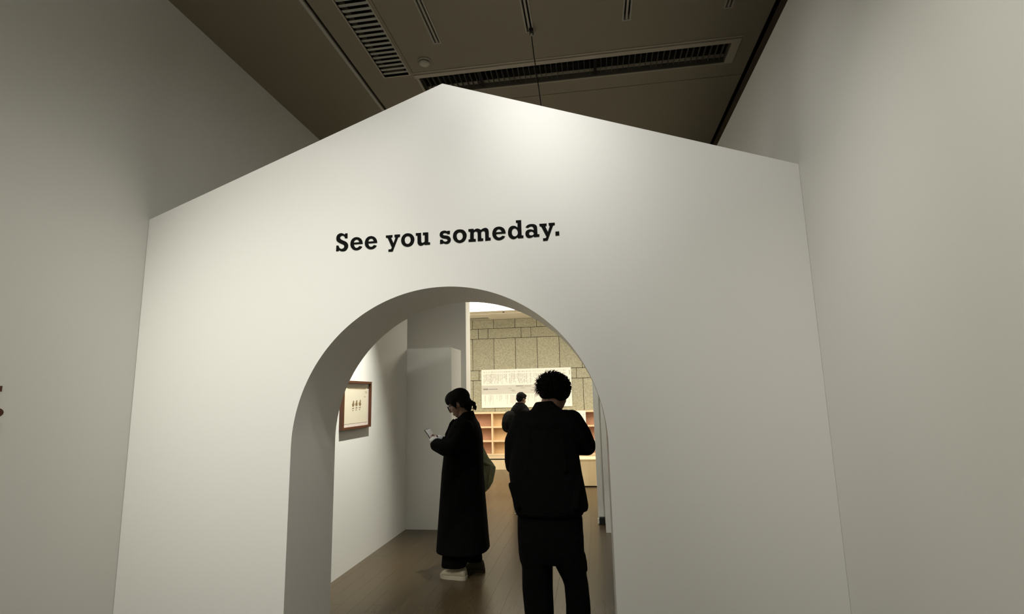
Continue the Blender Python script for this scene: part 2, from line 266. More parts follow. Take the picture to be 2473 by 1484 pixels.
('letter_y',[[(0.546,2.4226,1),(0.5861,2.422,1),(0.5856,2.4089,1),(0.5779,2.4066,1),(0.5916,2.3745,1),(0.6031,2.4077,1),(0.5972,2.4098,1),(0.5965,2.4235,1),(0.6304,2.4236,1),(0.6305,2.4102,1),(0.6206,2.4087,1),(0.5883,2.3256,1),(0.5637,2.325,1),(0.5637,2.3396,1),(0.5768,2.3399,1),(0.5802,2.3425,0),(0.582,2.3491,1),(0.5565,2.4059,1),(0.5538,2.4078,1),(0.5467,2.4089,1)]]),
('full_stop',[[(0.6319,2.3728,1),(0.6526,2.373,1),(0.6528,2.3504,1),(0.6316,2.3502,1)]]),
]

# ---------------------------------------------------------------- large structure
XL, XR, ZC = -1.868, 1.896, 4.138
R, S, T = 0.858, 1.244, 0.513

struct('floor', B(-6, 6, -6, 9.2, -0.12, -0.004), 'subfloor', 'pale brown wooden floor running through the arch')
FLOOR = bpy.data.objects['floor']
pw, pl = 0.121, 1.82
pm = bpy.data.meshes.new('plank'); bmp = B(-pw/2+0.0003, pw/2-0.0003, -pl/2+0.0003, pl/2-0.0003, -0.012, 0.0, bev=0.0010); bmp.to_mesh(pm); bmp.free()
ix = 0; x = -1.80
while x < 1.9:
    y = -0.9 + (ix*0.61) % pl
    while y < 9.0:
        o = link('plank', pm, 'plank', FLOOR); o.location = (x, y, 0.0)
        y += pl
    x += pw; ix += 1

struct('wall_left', B(XL-0.15, XL, -6, 4.6, 0, ZC), 'paint', 'tall white gallery wall on the left')
struct('wall_right', B(XR, XR+0.10, -6, 4.6, 0, 3.512, bev=0.003), 'paint', 'white partition wall on the right ending below the ceiling')
struct('wall_behind', B(XL-0.15, 5.2, -6.15, -6, 0, ZC), 'paint', 'white gallery wall behind the viewer')
struct('wall_outer', B(5.0, 5.15, -6, 4.6, 0, ZC), 'paint', 'dark gallery wall beyond the right partition')

# gabled house-front with the arched doorway
out = [(-R, 0.0), (XL+0.0015, 0.0), (XL+0.0015, 2.625), (0.001, 3.322), (XR-0.001, 2.646), (XR-0.001, 0.0), (R, 0.0)]
arc = [(R*math.cos(math.pi*i/96), S+R*math.sin(math.pi*i/96)) for i in range(97)]
bm = bmesh.new()
pts = out + arc
a = [bm.verts.new((x, 0.0, z)) for x, z in pts]; b = [bm.verts.new((x, T, z)) for x, z in pts]; n = len(pts)
bm.faces.new(a); bm.faces.new(list(reversed(b)))
for i in range(n): bm.faces.new((a[i], b[i], b[(i+1) % n], a[(i+1) % n]))
bm.normal_update()
bmesh.ops.triangulate(bm, faces=[f for f in bm.faces if len(f.verts) > 4])
struct('wall_front', bm, 'facade', 'white gabled house-front partition with an arched doorway')

# gallery ceiling with its slots, vents, tracks and panel seams cut out
holes = [(-1.020, -0.978, -6, 4.6), (2.155, 2.245, -6, 4.6), (-0.800, -0.590, -1.0, 1.078), (-0.530, 1.966, 1.140, 1.392),
         (-0.556, -0.552, -1.0, 1.060), (0.10, 2.155, 1.590, 1.598), (-0.978, -0.53, 1.60, 1.604)]
TRX = (-0.2465, 0.4535, 1.1500, 1.8450)
for tx in TRX: holes.append((tx-0.024, tx+0.024, -6, 0.735))
xs = sorted({XL-0.1, 5.1, *[h[0] for h in holes], *[h[1] for h in holes]}); ys = sorted({-6.0, 4.6, *[h[2] for h in holes], *[h[3] for h in holes]})
bm = bmesh.new()
for x0, x1 in zip(xs, xs[1:]):
    run = None
    for y0, y1 in zip(ys, ys[1:]):
        cx, cy = (x0+x1)/2, (y0+y1)/2
        solid = not any(h[0] < cx < h[1] and h[2] < cy < h[3] for h in holes)
        if solid: run = [run[0], y1] if run else [y0, y1]
        if (not solid or y1 == ys[-1]) and run:
            box(bm, x0, x1, run[0], run[1], ZC, ZC+0.10); run = None
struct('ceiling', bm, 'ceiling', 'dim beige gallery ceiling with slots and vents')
CEIL = bpy.data.objects['ceiling']
struct('ceiling_void', B(XL-0.15, 5.2, -6.1, 4.7, ZC+0.30, ZC+0.36), 'plenum', 'dark void above the ceiling slots')
for x0, x1 in ((-1.020, -0.978), (2.155, 2.245)):
    bm = bmesh.new(); box(bm, x0-0.004, x0-0.0005, -6, 4.6, ZC+0.004, ZC+0.16); box(bm, x1+0.0005, x1+0.004, -6, 4.6, ZC+0.004, ZC+0.16); box(bm, x0, x1, -6, 4.6, ZC+0.16, ZC+0.17)
    obj('slot_lining', bm, 'slot', CEIL)  # near-black colour carries the deep shade inside the slot
obj('slot_lit_strip', B(-1.026, -1.002, -6, 4.6, ZC-0.004, ZC+0.010, bev=0.001), 'lip', CEIL)  # added strip, its pale colour imitates light on the slot side
obj('slot_lit_edge', B(2.200, 2.246, -6, 4.6, ZC+0.012, ZC+0.022), 'brownlip', CEIL)  # added strip, its brown imitates light on the inner slot wall

# walls of the passage behind the arch
struct('wall_passage', B(-1.544, -1.444, T, 3.473, 0, 2.60), 'paint', 'white passage wall carrying the framed picture')
struct('wall_low', B(-1.544, -0.887, 3.475, 3.943, 0, 2.096, bev=0.004), 'paint', 'low white partition block at the end of the passage')
bm = bmesh.new(); box(bm, -4.0, -0.977, 4.6, 4.86, 0, ZC+0.1); struct('wall_tall', bm, 'paint', 'tall white wall standing behind the low partition')
struct('wall_header', B(-0.977, 5.2, 4.6, 4.86, 3.184, ZC+0.1), 'paint', 'header above the opening to the far room')
struct('wall_side', B(0.98, 4.2, 4.6, 4.86, 0, 3.184), 'paint', 'wall right of the opening to the far room')
struct('wall_end', B(0.772, 1.895, 3.89, 4.10, 0.0, 2.60, bev=0.004), 'paint', 'grey-white partition end at the right of the passage, farther one')
struct('wall_near', B(0.852, 1.895, 3.456, 3.66, 0.0, 2.60, bev=0.004), 'paint', 'grey-white partition end at the right of the passage, nearer one')

# far room
struct('wall_far', B(-4.0, 4.2, 8.825, 9.0, 0, 3.3), 'mortar', 'far wall clad in beige stone tiles')
FAR = bpy.data.objects['wall_far']
struct('wall_far_left', B(-4.15, -4.0, 4.6, 9.0, 0, 3.3), 'paint'); struct('wall_far_right', B(4.2, 4.35, 4.6, 9.0, 0, 3.3), 'paint')
bm = B(-4, 4.2, 4.86, 8.80, 3.186, 3.30)
struct('ceiling_far', bm, 'plaster', 'cream plaster ceiling of the far room')
CF = bpy.data.objects['ceiling_far']
obj('trim_strip', B(-4, 4.2, 7.95, 7.965, 3.181, 3.187), 'plaster', CF)
bm = bmesh.new(); bmesh.ops.create_cone(bm, cap_ends=True, segments=16, radius1=0.02, radius2=0.024, depth=0.012, matrix=Matrix.Translation((-0.956, 7.778, 3.181))); obj('sprinkler_cover', bm, 'slot', CF)
obj('access_hatch', B(-1.95, -1.42, 8.42, 8.66, 3.182, 3.187), 'vent', CF)
lum = obj('luminous_panel', B(-3.9, 4.1, 5.2, 7.0, 3.09, 3.1855), 'glow')
tag(lum, 'glowing white luminous ceiling panel of the far room', 'ceiling light')

# stone tiles
def tiles(z0, z1, edges):
    for x0, x1 in zip(edges, edges[1:]):
        o = obj('stone_tile', B(x0+0.005, x1-0.005, 8.80, 8.84, z0+0.005, z1-0.005, bev=0.003), 'stone', FAR)
        o.location.y = random.uniform(-0.002, 0.002)
big = [-1.836+0.479*k for k in range(-2, 8)]
small = []
for k in range(-1, 4): small += [-1.701+0.956*k, -1.485+0.956*k]
tiles(2.985, 3.186, big); tiles(2.761, 2.985, small); tiles(2.064, 2.761, big); tiles(1.846, 2.064, small); tiles(1.15, 1.846, big); tiles(0.93, 1.15, small)

# ---------------------------------------------------------------- lettering on the house-front
def smooth_outline(c):
    n = len(c); out = []
    for i in range(n):
        p0, p1, p2, p3 = c[i-1], c[i], c[(i+1) % n], c[(i+2) % n]
        t1 = (0, 0) if p1[2] else ((p2[0]-p0[0])/2, (p2[1]-p0[1])/2)
        t2 = (0, 0) if p2[2] else ((p3[0]-p1[0])/2, (p3[1]-p1[1])/2)
        if p1[2] and p2[2]: out.append((p1[0], p1[1])); continue
        if p1[2]: t1 = (1.5*(p2[0]-p1[0])-t2[0]/2, 1.5*(p2[1]-p1[1])-t2[1]/2)
        if p2[2]: t2 = (1.5*(p2[0]-p1[0])-t1[0]/2, 1.5*(p2[1]-p1[1])-t1[1]/2)
        for k in range(5):
            s = k/5; h = (2*s**3-3*s*s+1, s**3-2*s*s+s, -2*s**3+3*s*s, s**3-s*s)
            out.append(tuple(h[0]*p1[j]+h[1]*t1[j]+h[2]*p2[j]+h[3]*t2[j] for j in (0, 1)))
    return out

def filled(name, contours, m, parent, y, depth=0.001):
    cu = bpy.data.curves.new(name, 'CURVE'); cu.dimensions = '2D'; cu.fill_mode = 'BOTH'; cu.extrude = depth
    for c in contours:
        sp = cu.splines.new('POLY'); sp.points.add(len(c)-1); sp.use_cyclic_u = True
        for q, p in zip(sp.points, c): q.co = (p[0], p[1], 0, 1)
    t = bpy.data.objects.new('t', cu); COL.objects.link(t)
    dg = bpy.context.evaluated_depsgraph_get(); dg.update()
    me = bpy.data.meshes.new_from_object(t.evaluated_get(dg)); bpy.data.objects.remove(t)
    me.transform(Matrix(((1, 0, 0, 0), (0, 0, -1, y), (0, 1, 0, 0), (0, 0, 0, 1)))); me.name = name
    return link(name, me, m, parent)

lt = thing('wall_lettering', 'black slab-serif words See you someday above the arch', 'lettering', (0.01, 0.0, 2.345))
for nm, cs in LETTERS: filled(nm, [smooth_outline(c) for c in cs], 'ink', lt, -0.0016)

# ---------------------------------------------------------------- ceiling fittings
v = thing('ceiling_vent', 'slatted rectangular air vent left of the lighting tracks on ceiling', 'vent', (-0.695, 0.4, ZC))
bm = bmesh.new()
for q in ((-0.812, -0.800, -1.0, 1.09), (-0.590, -0.578, -1.0, 1.09), (-0.800, -0.590, 1.078, 1.09)): box(bm, *q, ZC-0.003, ZC+0.03)
obj('frame', bm, 'trim', v)
sm = bpy.data.meshes.new('slat'); bms = bmesh.new()
bms_v = box(bms, -0.1045, 0.1045, -0.0150, 0.0150, -0.0012, 0.0012); bms.to_mesh(sm); bms.free()
for k in range(24):
    o = link('slat', sm, 'vent', v); o.location = (-0.695, 1.046-0.0528*k, ZC+0.008); o.rotation_euler = (math.radians(10), 0, 0)
obj('duct', B(-0.802, -0.588, -1.0, 1.08, ZC+0.10, ZC+0.11), 'plenum', v)
obj('centre_bar', B(-0.628, -0.612, -1.0, 1.07, ZC+0.03, ZC+0.05), 'black', v)

v = thing('ceiling_vent', 'long dark finned vent crossing the ceiling above the gable', 'vent', (0.72, 1.266, ZC))
bm = bmesh.new()
for q in ((-0.560, 2.030, 1.062, 1.075), (-0.560, 2.030, 1.095, 1.140), (-0.530, 2.030, 1.392, 1.402), (1.966, 2.030, 1.140, 1.392), (-0.548, -0.530, 1.140, 1.392)): box(bm, *q, ZC-0.006, ZC)
obj('frame', bm, 'trim', v)
obj('lit_throat_strip', B(-0.529, 1.961, 1.348, 1.387, ZC+0.046, ZC+0.050), 'trim', v)  # added pale strip standing in for light on the throat's far wall
bm = bmesh.new()
for q in ((-0.530, 1.966, 1.388, 1.3915), (-0.530, 1.966, 1.1405, 1.144), (1.9625, 1.9655, 1.144, 1.388), (-0.5295, -0.5265, 1.144, 1.388)): box(bm, *q, ZC+0.001, ZC+0.14)
obj('throat', bm, 'fin', v)
obj('duct', B(-0.54, 1.98, 1.13, 1.40, ZC+0.14, ZC+0.15), 'plenum', v)
fm = bpy.data.meshes.new('fin'); bmf = B(-0.0012, 0.0012, -0.121, 0.112, 0.0, 0.030); bmf.to_mesh(fm); bmf.free()
for k in range(55):
    o = link('fin', fm, 'fin', v); o.location = (1.925-0.0452*k, 1.266, ZC+0.014)
for x in (-0.03, 0.93): obj('divider', B(x-0.012, x+0.012, 1.145, 1.387, ZC+0.01, ZC+0.12), 'plenum', v)

tl = ('recessed lighting track nearest the slatted vent on ceiling', 'recessed lighting track that the black cable hangs from', 'recessed lighting track right of the one with the cable', 'recessed lighting track nearest the right wall at top edge')
for k, tx in enumerate(TRX):
    t = thing('lighting_track', tl[k], 'track', (tx, 0.735, ZC), 'lighting tracks in the gallery ceiling')
    bm = bmesh.new()
    box(bm, tx-0.031, tx-0.020, -5.9, 0.742, ZC-0.004, ZC+0.04); box(bm, tx+0.020, tx+0.031, -5.9, 0.742, ZC-0.004, ZC+0.04)
    box(bm, tx-0.020, tx+0.020, 0.730, 0.742, ZC-0.004, ZC+0.04); obj('profile', bm, 'track', t)
    obj('rail', B(tx-0.007, tx+0.007, -5.9, 0.728, ZC-0.002, ZC+0.03), 'track', t)
    obj('channel', B(tx-0.020, tx+0.020, -5.9, 0.729, ZC+0.040, ZC+0.046), 'black', t)

d = thing('smoke_detector', 'small round smoke detector on ceiling beside the slatted vent', 'detector', (-0.410, 0.926, ZC))
bm = bmesh.new(); prof = [(0.050, 0), (0.052, -0.008), (0.044, -0.012), (0.042, -0.024), (0.034, -0.034), (0.018, -0.038), (0.001, -0.039)]
loft(bm, [[(-0.410+r*math.cos(2*math.pi*i/28), 0.926+r*math.sin(2*math.pi*i/28), ZC+z) for i in range(28)] for r, z in prof]); obj('housing', bm, 'detector', d, True)
bm = bmesh.new(); loft(bm, [[(-0.410+r*math.cos(2*math.pi*i/28), 0.926+r*math.sin(2*math.pi*i/28), ZC-0.018+z) for i in range(28)] for r, z in ((0.0432, 0.003), (0.0445, 0), (0.0432, -0.003))]); obj('vent_ring', bm, 'slot', d, True)

c = thing('hanging_cable', 'thin black cable hanging from ceiling track down behind the gable', 'cable', (0.467, 0.716, ZC))
obj('connector', B(0.452, 0.482, 0.690, 0.742, ZC-0.026, ZC-0.0045, bev=0.004), 'black', c)
bm = bmesh.new(); tube(bm, [(0.467, 0.722, ZC-0.024), (0.467, 0.722, ZC-0.05)], [0.010, 0.005], 12); obj('strain_relief', bm, 'detector', c, True)
bm = bmesh.new(); tube(bm, [(0.467, 0.722, ZC-0.045), (0.472, 0.722, 4.03), (0.480, 0.722, 3.93), (0.494, 0.722, 3.80), (0.508, 0.722, 3.66), (0.519, 0.722, 3.54), (0.530, 0.722, 3.35), (0.54, 0.74, 3.0), (0.545, 0.76, 2.6)], 0.0035, 8); obj('cord', bm, 'black', c, True)

# ---------------------------------------------------------------- framed picture in the passage
X0 = -1.444
p = thing('framed_picture', 'brown framed picture hanging on the lit passage wall', 'picture', (X0, 2.06, 1.23))
ya, yb, za, zb = 1.742, 2.352, 1.232, 1.672; fw, fd = 0.022, 0.038
for q in ((ya, yb, za, za+fw), (ya, yb, zb-fw, zb), (ya, ya+fw, za+fw, zb-fw), (yb-fw, yb, za+fw, zb-fw)):
    obj('frame_bar', B(X0+0.001, X0+fd, q[0], q[1], q[2], q[3], bev=0.002), 'frame', p)
obj('mount', B(X0+0.004, X0+0.014, ya+fw, yb-fw, za+fw, zb-fw), 'mount', p)
sheet = obj('sheet', B(X0+0.0142, X0+0.0155, ya+0.055, yb-0.055, za+0.05, zb-0.045), 'paper', p)
obj('glass_pane', B(X0+0.027, X0+0.029, ya+fw, yb-fw, za+fw, zb-fw), 'glass', p)
bm = bmesh.new(); random.seed(3); y = ya+0.12
while y < yb-0.10:
    w = random.uniform(0.004, 0.010); box(bm, X0+0.0155, X0+0.0160, y, y+w, 1.598-random.random()*0.002, 1.606); y += w+0.003
for zz, y0, y1 in ((1.572, 2.24, 2.285), (1.560, 2.25, 2.285), (1.523, 2.22, 2.26)): box(bm, X0+0.0155, X0+0.0160, y0, y1, zz, zz+0.004)
tx = obj('caption', bm, 'brownprint', sheet); tx['kind'] = 'stuff'
for k, (yy, zz) in enumerate(((1.985, 1.452), (2.055, 1.456), (2.130, 1.458))):
    bm = bmesh.new(); random.seed(20+k)
    dn = [0]
    def disc(cy, cz, ry, rz):
        dn[0] += 1; n = 14; vv = [bm.verts.new((X0+0.0157+0.0002*dn[0], cy+ry*math.cos(2*math.pi*i/n)*random.uniform(.85, 1.1), cz+rz*math.sin(2*math.pi*i/n)*random.uniform(.85, 1.1))) for i in range(n)]
        bm.faces.new(vv)
    disc(yy, zz, 0.026, 0.020); disc(yy+0.004, zz+0.024, 0.014, 0.016); disc(yy-0.008, zz-0.034, 0.014, 0.005); disc(yy+0.012, zz-0.030, 0.007, 0.006); disc(yy-0.004, zz-0.052, 0.012, 0.004)
    obj('ink_drawing', bm, 'brownprint', sheet)

# small black floor socket box at the partition foot
fb = thing('floor_box', 'small black box on the floor at foot of partition', 'box', (0.81, 3.86, 0.0))
obj('housing', B(0.782, 0.848, 3.815, 3.885, 0.0, 0.078, bev=0.003), 'black', fb)
obj('side_plate', B(0.764, 0.7815, 3.835, 3.865, 0.012, 0.066, bev=0.002), 'ytrim', fb)

# brown vinyl wall print at the left edge of the view
wd = thing('wall_print', 'brown printed marks on left wall cut off by the picture edge', 'wall print', (XL, -0.85, 1.38))
random.seed(5)
for z0, z1, y1 in ((1.572, 1.598, -0.712), (1.534, 1.552, -0.718), (1.395, 1.416, -0.700), (1.425, 1.44, -0.704)):
    y = y1
    for k in range(6):
        w = random.uniform(0.016, 0.024)
        obj('printed_mark', B(XL+0.0005, XL+0.0015, y-w, y, z0, z1), 'decal', wd); y -= w+0.008
bm = bmesh.new(); vv = [bm.verts.new((XL+0.001+dx, -0.722+0.030*math.cos(2*math.pi*i/20), 1.478+0.021*math.sin(2*math.pi*i/20))) for dx in (0,) for i in range(20)]; bm.faces.new(vv)
obj('printed_spot', bm, 'decal', wd)

# ---------------------------------------------------------------- far room furniture
sh = thing('shelf_unit', 'empty pine cubbyhole shelf unit against the stone wall', 'shelf', (-0.4, 8.65, 0.0))
x0s, dx, nc = -2.606, 0.62, 6
x1s = x0s+dx*nc; zs = (0.298, 0.576, 0.862, 1.156)
obj('base', B(x0s, x1s, 8.50, 8.79, 0.001, 0.195), 'ply', sh)
obj('bottom_rail', B(x0s, x1s, 8.495, 8.52, 0.222, 0.281), 'pine', sh)
obj('shadow_gap', B(x0s+0.01, x1s-0.01, 8.52, 8.79, 0.195, 0.222), 'black', sh)  # black block, the shade of the gap put into its colour
for k, z in enumerate(zs): obj('shelf', B(x0s, x1s, 8.49, 8.79, z-0.016, z+0.014, bev=0.001), 'pine', sh)
for k in range(nc+1):
    x = x0s+dx*k; obj('divider', B(x-0.017, x+0.017, 8.492, 8.79, 0.312, 1.140), 'pine', sh)
for c in range(nc):
    for r in range(3):
        red = c in (0, 1, 5) or (c == 4)
        obj('back_panel', B(x0s+dx*c+0.018, x0s+dx*(c+1)-0.018, 8.655, 8.675, zs[r]+0.0145, zs[r+1]-0.0165), 'redwood' if red else 'tanwood', sh)

nb = thing('notice_sheet', 'white notice sheet stuck on the front of the shelf', 'notice', (0.487, 8.488, 0.85))
obj('sheet', B(0.384, 0.590, 8.483, 8.487, 0.853, 1.170), 'board', nb)
bm = bmesh.new(); random.seed(11)
for k in range(7):
    z = 1.12-0.034*k; x = 0.405
    while x < 0.56:
        w = random.uniform(0.008, 0.03)
        if random.random() < 0.6: box(bm, x, min(x+w, 0.57), 8.4815, 8.483, z, z+(0.012 if k == 5 else 0.006))
        x += w+0.008
o = obj('printed_text', bm, 'darkprint', nb); o['kind'] = 'stuff'

bd = thing('sign_board', 'long white text panel on the stone wall above the shelves', 'sign', (-0.665, 8.79, 1.255))
bx0, bx1, bz0, bz1 = -1.642, 0.314, 1.256, 2.078
obj('board', B(bx0, bx1, 8.775, 8.797, bz0, bz1, bev=0.002), 'board', bd)
obj('grey_band', B(bx0+0.001, bx1-0.10, 8.7735, 8.776, 1.545, 1.735), 'band', bd)
bm = bmesh.new(); random.seed(13)
x = bx0+0.05
while x < bx1-0.12:
    w = random.uniform(0.005, 0.009)
    if random.random() < 0.7: box(bm, x, x+w, 8.7738, 8.776, 2.008, 2.036)
    if random.random() < 0.92:
        z = 1.990-random.random()*0.02; zend = random.choice((1.775, 1.78, 1.80, 1.83, 1.88, 1.765))
        while z > zend:
            h = random.uniform(0.02, 0.08); box(bm, x, x+w, 8.7738, 8.776, max(z-h, 1.76), z); z -= h+random.choice((0.004, 0.006, 0.03))
    x += random.choice((0.013, 0.015, 0.018, 0.026))
x = bx0+0.06
while x < bx1-0.13:
    z = 1.525; zend = random.choice((1.33, 1.36, 1.40, 1.44, 1.47, 1.38))
    if random.random() < 0.8:
        while z > zend:
            h = random.uniform(0.015, 0.05); box(bm, x, x+0.007, 8.7738, 8.776, z-h, z); z -= h+0.005
    x += random.choice((0.018, 0.022, 0.030, 0.055))
for k in range(5):
    xx = bx1-0.07; box(bm, xx+0.017*(k % 2), xx+0.007+0.017*(k % 2), 8.7738, 8.776, 1.32+0.05*k, 1.36+0.05*k)
o = obj('printed_columns', bm, 'print', bd); o['kind'] = 'stuff'
bm = bmesh.new()
for k, (xa, xb, z, h) in enumerate(((-1.60, -1.50, 1.640, 0.030), (-1.49, -1.28, 1.648, 0.014), (-0.88, -0.72, 1.700, 0.018), (-0.70, -0.55, 1.700, 0.010), (-1.04, -0.98, 1.66, 0.010), (-1.0, -0.92, 1.62, 0.008), (-0.97, -0.90, 1.60, 0.010), (-0.78, -0.68, 1.665, 0.008), (-0.52, -0.44, 1.66, 0.014), (-0.56, -0.46, 1.61, 0.012), (-0.30, -0.12, 1.69, 0.012), (-0.20, -0.02, 1.64, 0.010))):
    x = xa
    while x < xb:
        w = random.uniform(0.008, 0.018); box(bm, x, min(x+w, xb), 8.7715, 8.7735, z, z+h); x += w+0.004
for k in range(9): box(bm, bx1-0.040, bx1-0.028, 8.7738, 8.776, 2.02-0.034*k-0.024, 2.02-0.034*k) if k not in (3, 4) else None
o = obj('printed_heading', bm, 'darkprint', bd); o['kind'] = 'stuff'

pb = thing('plywood_bench', 'low pale plywood bench standing right of the shelves', 'bench', (0.75, 6.6, 0.0))
obj('front_panel', B(0.30, 1.30, 6.40, 6.418, 0.02, 0.425, bev=0.001), 'ply', pb)
obj('seat_board', B(0.29, 1.31, 6.395, 6.82, 0.425, 0.443, bev=0.001), 'ply', pb)
obj('back_panel', B(0.30, 1.30, 6.80, 6.818, 0.0, 0.425), 'ply', pb)
for x in (0.30, 1.282): obj('side_panel', B(x, x+0.018, 6.418, 6.80, 0.0, 0.425), 'ply', pb)
obj('toe_kick', B(0.32, 1.28, 6.43, 6.45, 0.0, 0.02), 'black', pb)

# ---------------------------------------------------------------- people
def head_shapes(bm, c, fwd, up, k=1.0):
    """skull, face, nose, ears and neck root in head axes (forward, side, up)"""
    fwd, up = Vector(fwd).normalized(), Vector(up).normalized(); side = up.cross(fwd).normalized(); up = fwd.cross(side)
    m = Matrix((fwd, side, up)).transposed(); c = Vector(c)
    P = lambda a, b, d: c+m@Vector((a*k, b*k, d*k))
    ell = lambda bm_, q, r, mm: globals()['ell'](bm_, q, tuple(v*k for v in r), mm)
    ell(bm, P(-0.012, 0, 0.025), (0.092, 0.072, 0.088), m)
    ell(bm, P(0.028, 0, -0.035), (0.060, 0.058, 0.075), m)
    ell(bm, P(0.052, 0, -0.092), (0.026, 0.026, 0.022), m)      # chin
    capsule(bm, P(0.084, 0, 0.004), P(0.100, 0, -0.034), 0.007, 0.0115)   # nose
    ell(bm, P(0.083, 0, -0.066), (0.009, 0.020, 0.006), m); ell(bm, P(0.080, 0, -0.077), (0.009, 0.018, 0.006), m)   # lips
    for s in (-1, 1):
        ell(bm, P(-0.004, 0.072*s, -0.012), (0.018, 0.009, 0.030), m)      # ears
        ell(bm, P(0.062, 0.030*s, 0.020), (0.022, 0.026, 0.010), m)        # brow
        ell(bm, P(0.050, 0.038*s, -0.028), (0.022, 0.020, 0.020), m)       # cheek
    return P, m

def hand_shapes(bm, wrist, dirn, palm_n, size=1.0, curl=0.9, side=1):
    """palm, four bent fingers of unequal length and a thumb from the side of the palm"""
    d = Vector(dirn).normalized(); nrm = Vector(palm_n).normalized(); s = d.cross(nrm).normalized()*side; nrm = s.cross(d).normalized()*side
    w = Vector(wrist); k = size
    pr = [w-d*0.02*k, w+d*0.03*k, w+d*0.075*k]
    for t in (-0.028, -0.010, 0.010, 0.028): capsule(bm, w+s*t*0.7*k, w+d*0.078*k+s*t*k, 0.013*k, 0.0115*k, 10, 3)
    for t, l in zip((-0.030, -0.010, 0.010, 0.029), (0.062, 0.072, 0.068, 0.052)):
        p = w+d*0.080*k+s*t*k; a = 0.0
        for j, f in enumerate((0.45, 0.32, 0.23)):
            a += curl*(0.45+0.30*j); v = d*math.cos(a)+nrm*math.sin(a); q = p+v*l*f*k*1.25
            capsule(bm, p, q, (0.0095-0.0008*j)*k, (0.0090-0.0010*j)*k, 10, 3); p = q
    p = w+d*0.025*k-s*0.026*k; q = p+(d*0.6-s*0.6+nrm*0.45).normalized()*0.036*k; r = q+(d*0.75-s*0.05+nrm*0.5).normalized()*0.034*k
    capsule(bm, p, q, 0.013*k, 0.0105*k, 10, 3); capsule(bm, q, r, 0.0105*k, 0.0085*k, 10, 3)

# ---- woman in a long black coat, in profile, looking at a phone
WY = 1.90
wp = thing('person', 'person in long black coat and glasses looking down at a phone', 'person', (-0.38, WY, 0.0))
hf, hu = Vector((-0.90, -0.03, -0.435)), Vector((-0.435, 0.0, 0.90))
bm = bmesh.new()
HC = Vector((-0.397, WY, 1.448))
P, hm = head_shapes(bm, HC, hf, hu)
capsule(bm, (-0.372, WY, 1.40), (-0.315, WY, 1.30), 0.052, 0.058)
ell(bm, (-0.335, WY, 1.16), (0.085, 0.15, 0.16)); ell(bm, (-0.36, WY, 0.92), (0.10, 0.15, 0.17))
for s, sh0, el0, wr in ((-1, (-0.305, WY-0.150, 1.235), (-0.405, WY-0.185, 1.045), (-0.572, WY-0.105, 1.108)), (1, (-0.305, WY+0.150, 1.235), (-0.405, WY+0.185, 1.045), (-0.572, WY+0.045, 1.104))):
    chain(bm, [((-0.32, WY, 1.24), 0.06), (sh0, 0.045), (el0, 0.036), (wr, 0.022)])
hand_shapes(bm, (-0.580, WY-0.098, 1.105), (-0.62, 0.42, 0.40), (0.45, 0.70, 0.45), 0.80, 1.0, 1)
hand_shapes(bm, (-0.580, WY+0.036, 1.100), (-0.62, -0.42, 0.36), (0.45, -0.70, 0.45), 0.80, 1.0, -1)
for yy, xx, tx in ((-0.075, -0.40, -0.415), (0.115, -0.33, -0.275)):
    chain(bm, [((-0.36, WY+yy*0.7, 0.86), 0.085), ((xx, WY+yy, 0.48), 0.055), ((tx, WY+yy, 0.165), 0.038)])
fuse('body', bm, 'skin', wp, 0.0055, 3)

bm = bmesh.new()
ell(bm, P(-0.022, 0, 0.038), (0.100, 0.082, 0.090), hm, 28); ell(bm, P(0.020, 0, 0.056), (0.085, 0.076, 0.070), hm, 24)
ell(bm, P(0.064, 0, 0.048), (0.040, 0.062, 0.036), hm); ell(bm, P(-0.062, 0, -0.030), (0.052, 0.066, 0.062), hm)
ell(bm, P(-0.055, 0, -0.070), (0.038, 0.050, 0.040), hm)
for s in (-1, 1):
    ell(bm, P(0.022, 0.070*s, 0.022), (0.036, 0.014, 0.045), hm)
    capsule(bm, P(0.030, 0.074*s, 0.01), P(0.026, 0.072*s, -0.045), 0.010, 0.005)
    ell(bm, P(-0.045, 0.062*s, -0.012), (0.040, 0.020, 0.055), hm)
hw = fuse('hair', bm, 'hair', wp, 0.006, 3)
bm = bmesh.new(); random.seed(31)
base = Vector((-0.262, WY, 1.438))
ell(bm, base, (0.020, 0.024, 0.022)); capsule(bm, (-0.295, WY, 1.445), base, 0.012, 0.012)
for k in range(9):
    e = Vector((-0.252+random.uniform(-.022, .012), WY+random.uniform(-.02, .02), 1.385+random.uniform(-.006, .020))); m_ = base.lerp(e, 0.55)+Vector((0.010, 0, 0.004))
    chain(bm, [(base, 0.010), (m_, 0.008), (e, 0.002)])
fuse('ponytail', bm, 'hair', hw, 0.0035, 1)
bm = bmesh.new()
for k in range(16):
    a = 2*math.pi*k/16; q = Vector((-0.281, WY, 1.443))+Vector((0.25*math.cos(a)*0.018, math.sin(a)*0.020, math.cos(a)*0.018)); ell(bm, q, (0.010, 0.009, 0.010), None, 8)
fuse('hair_tie', bm, 'cloth2', hw, 0.004, 1)
bm = bmesh.new()
for s in (-1, 1):
    ring = [P(0.104-0.010*abs(math.cos(2*math.pi*i/18)*0.5+0.5)*1.0, s*(0.034+0.024*math.cos(2*math.pi*i/18)), -0.008+0.022*math.sin(2*math.pi*i/18)) for i in range(19)]
    tube(bm, ring, 0.0036, 6)
    tube(bm, [P(0.094, 0.058*s, 0.004), P(0.05, 0.074*s, 0.006), P(-0.004, 0.079*s, 0.008), P(-0.02, 0.078*s, -0.010)], 0.0038, 6)
tube(bm, [P(0.104, -0.010, 0.0), P(0.108, 0, 0.004), P(0.104, 0.010, 0.0)], 0.0024, 6)
obj('glasses', bm, 'black', wp, True)

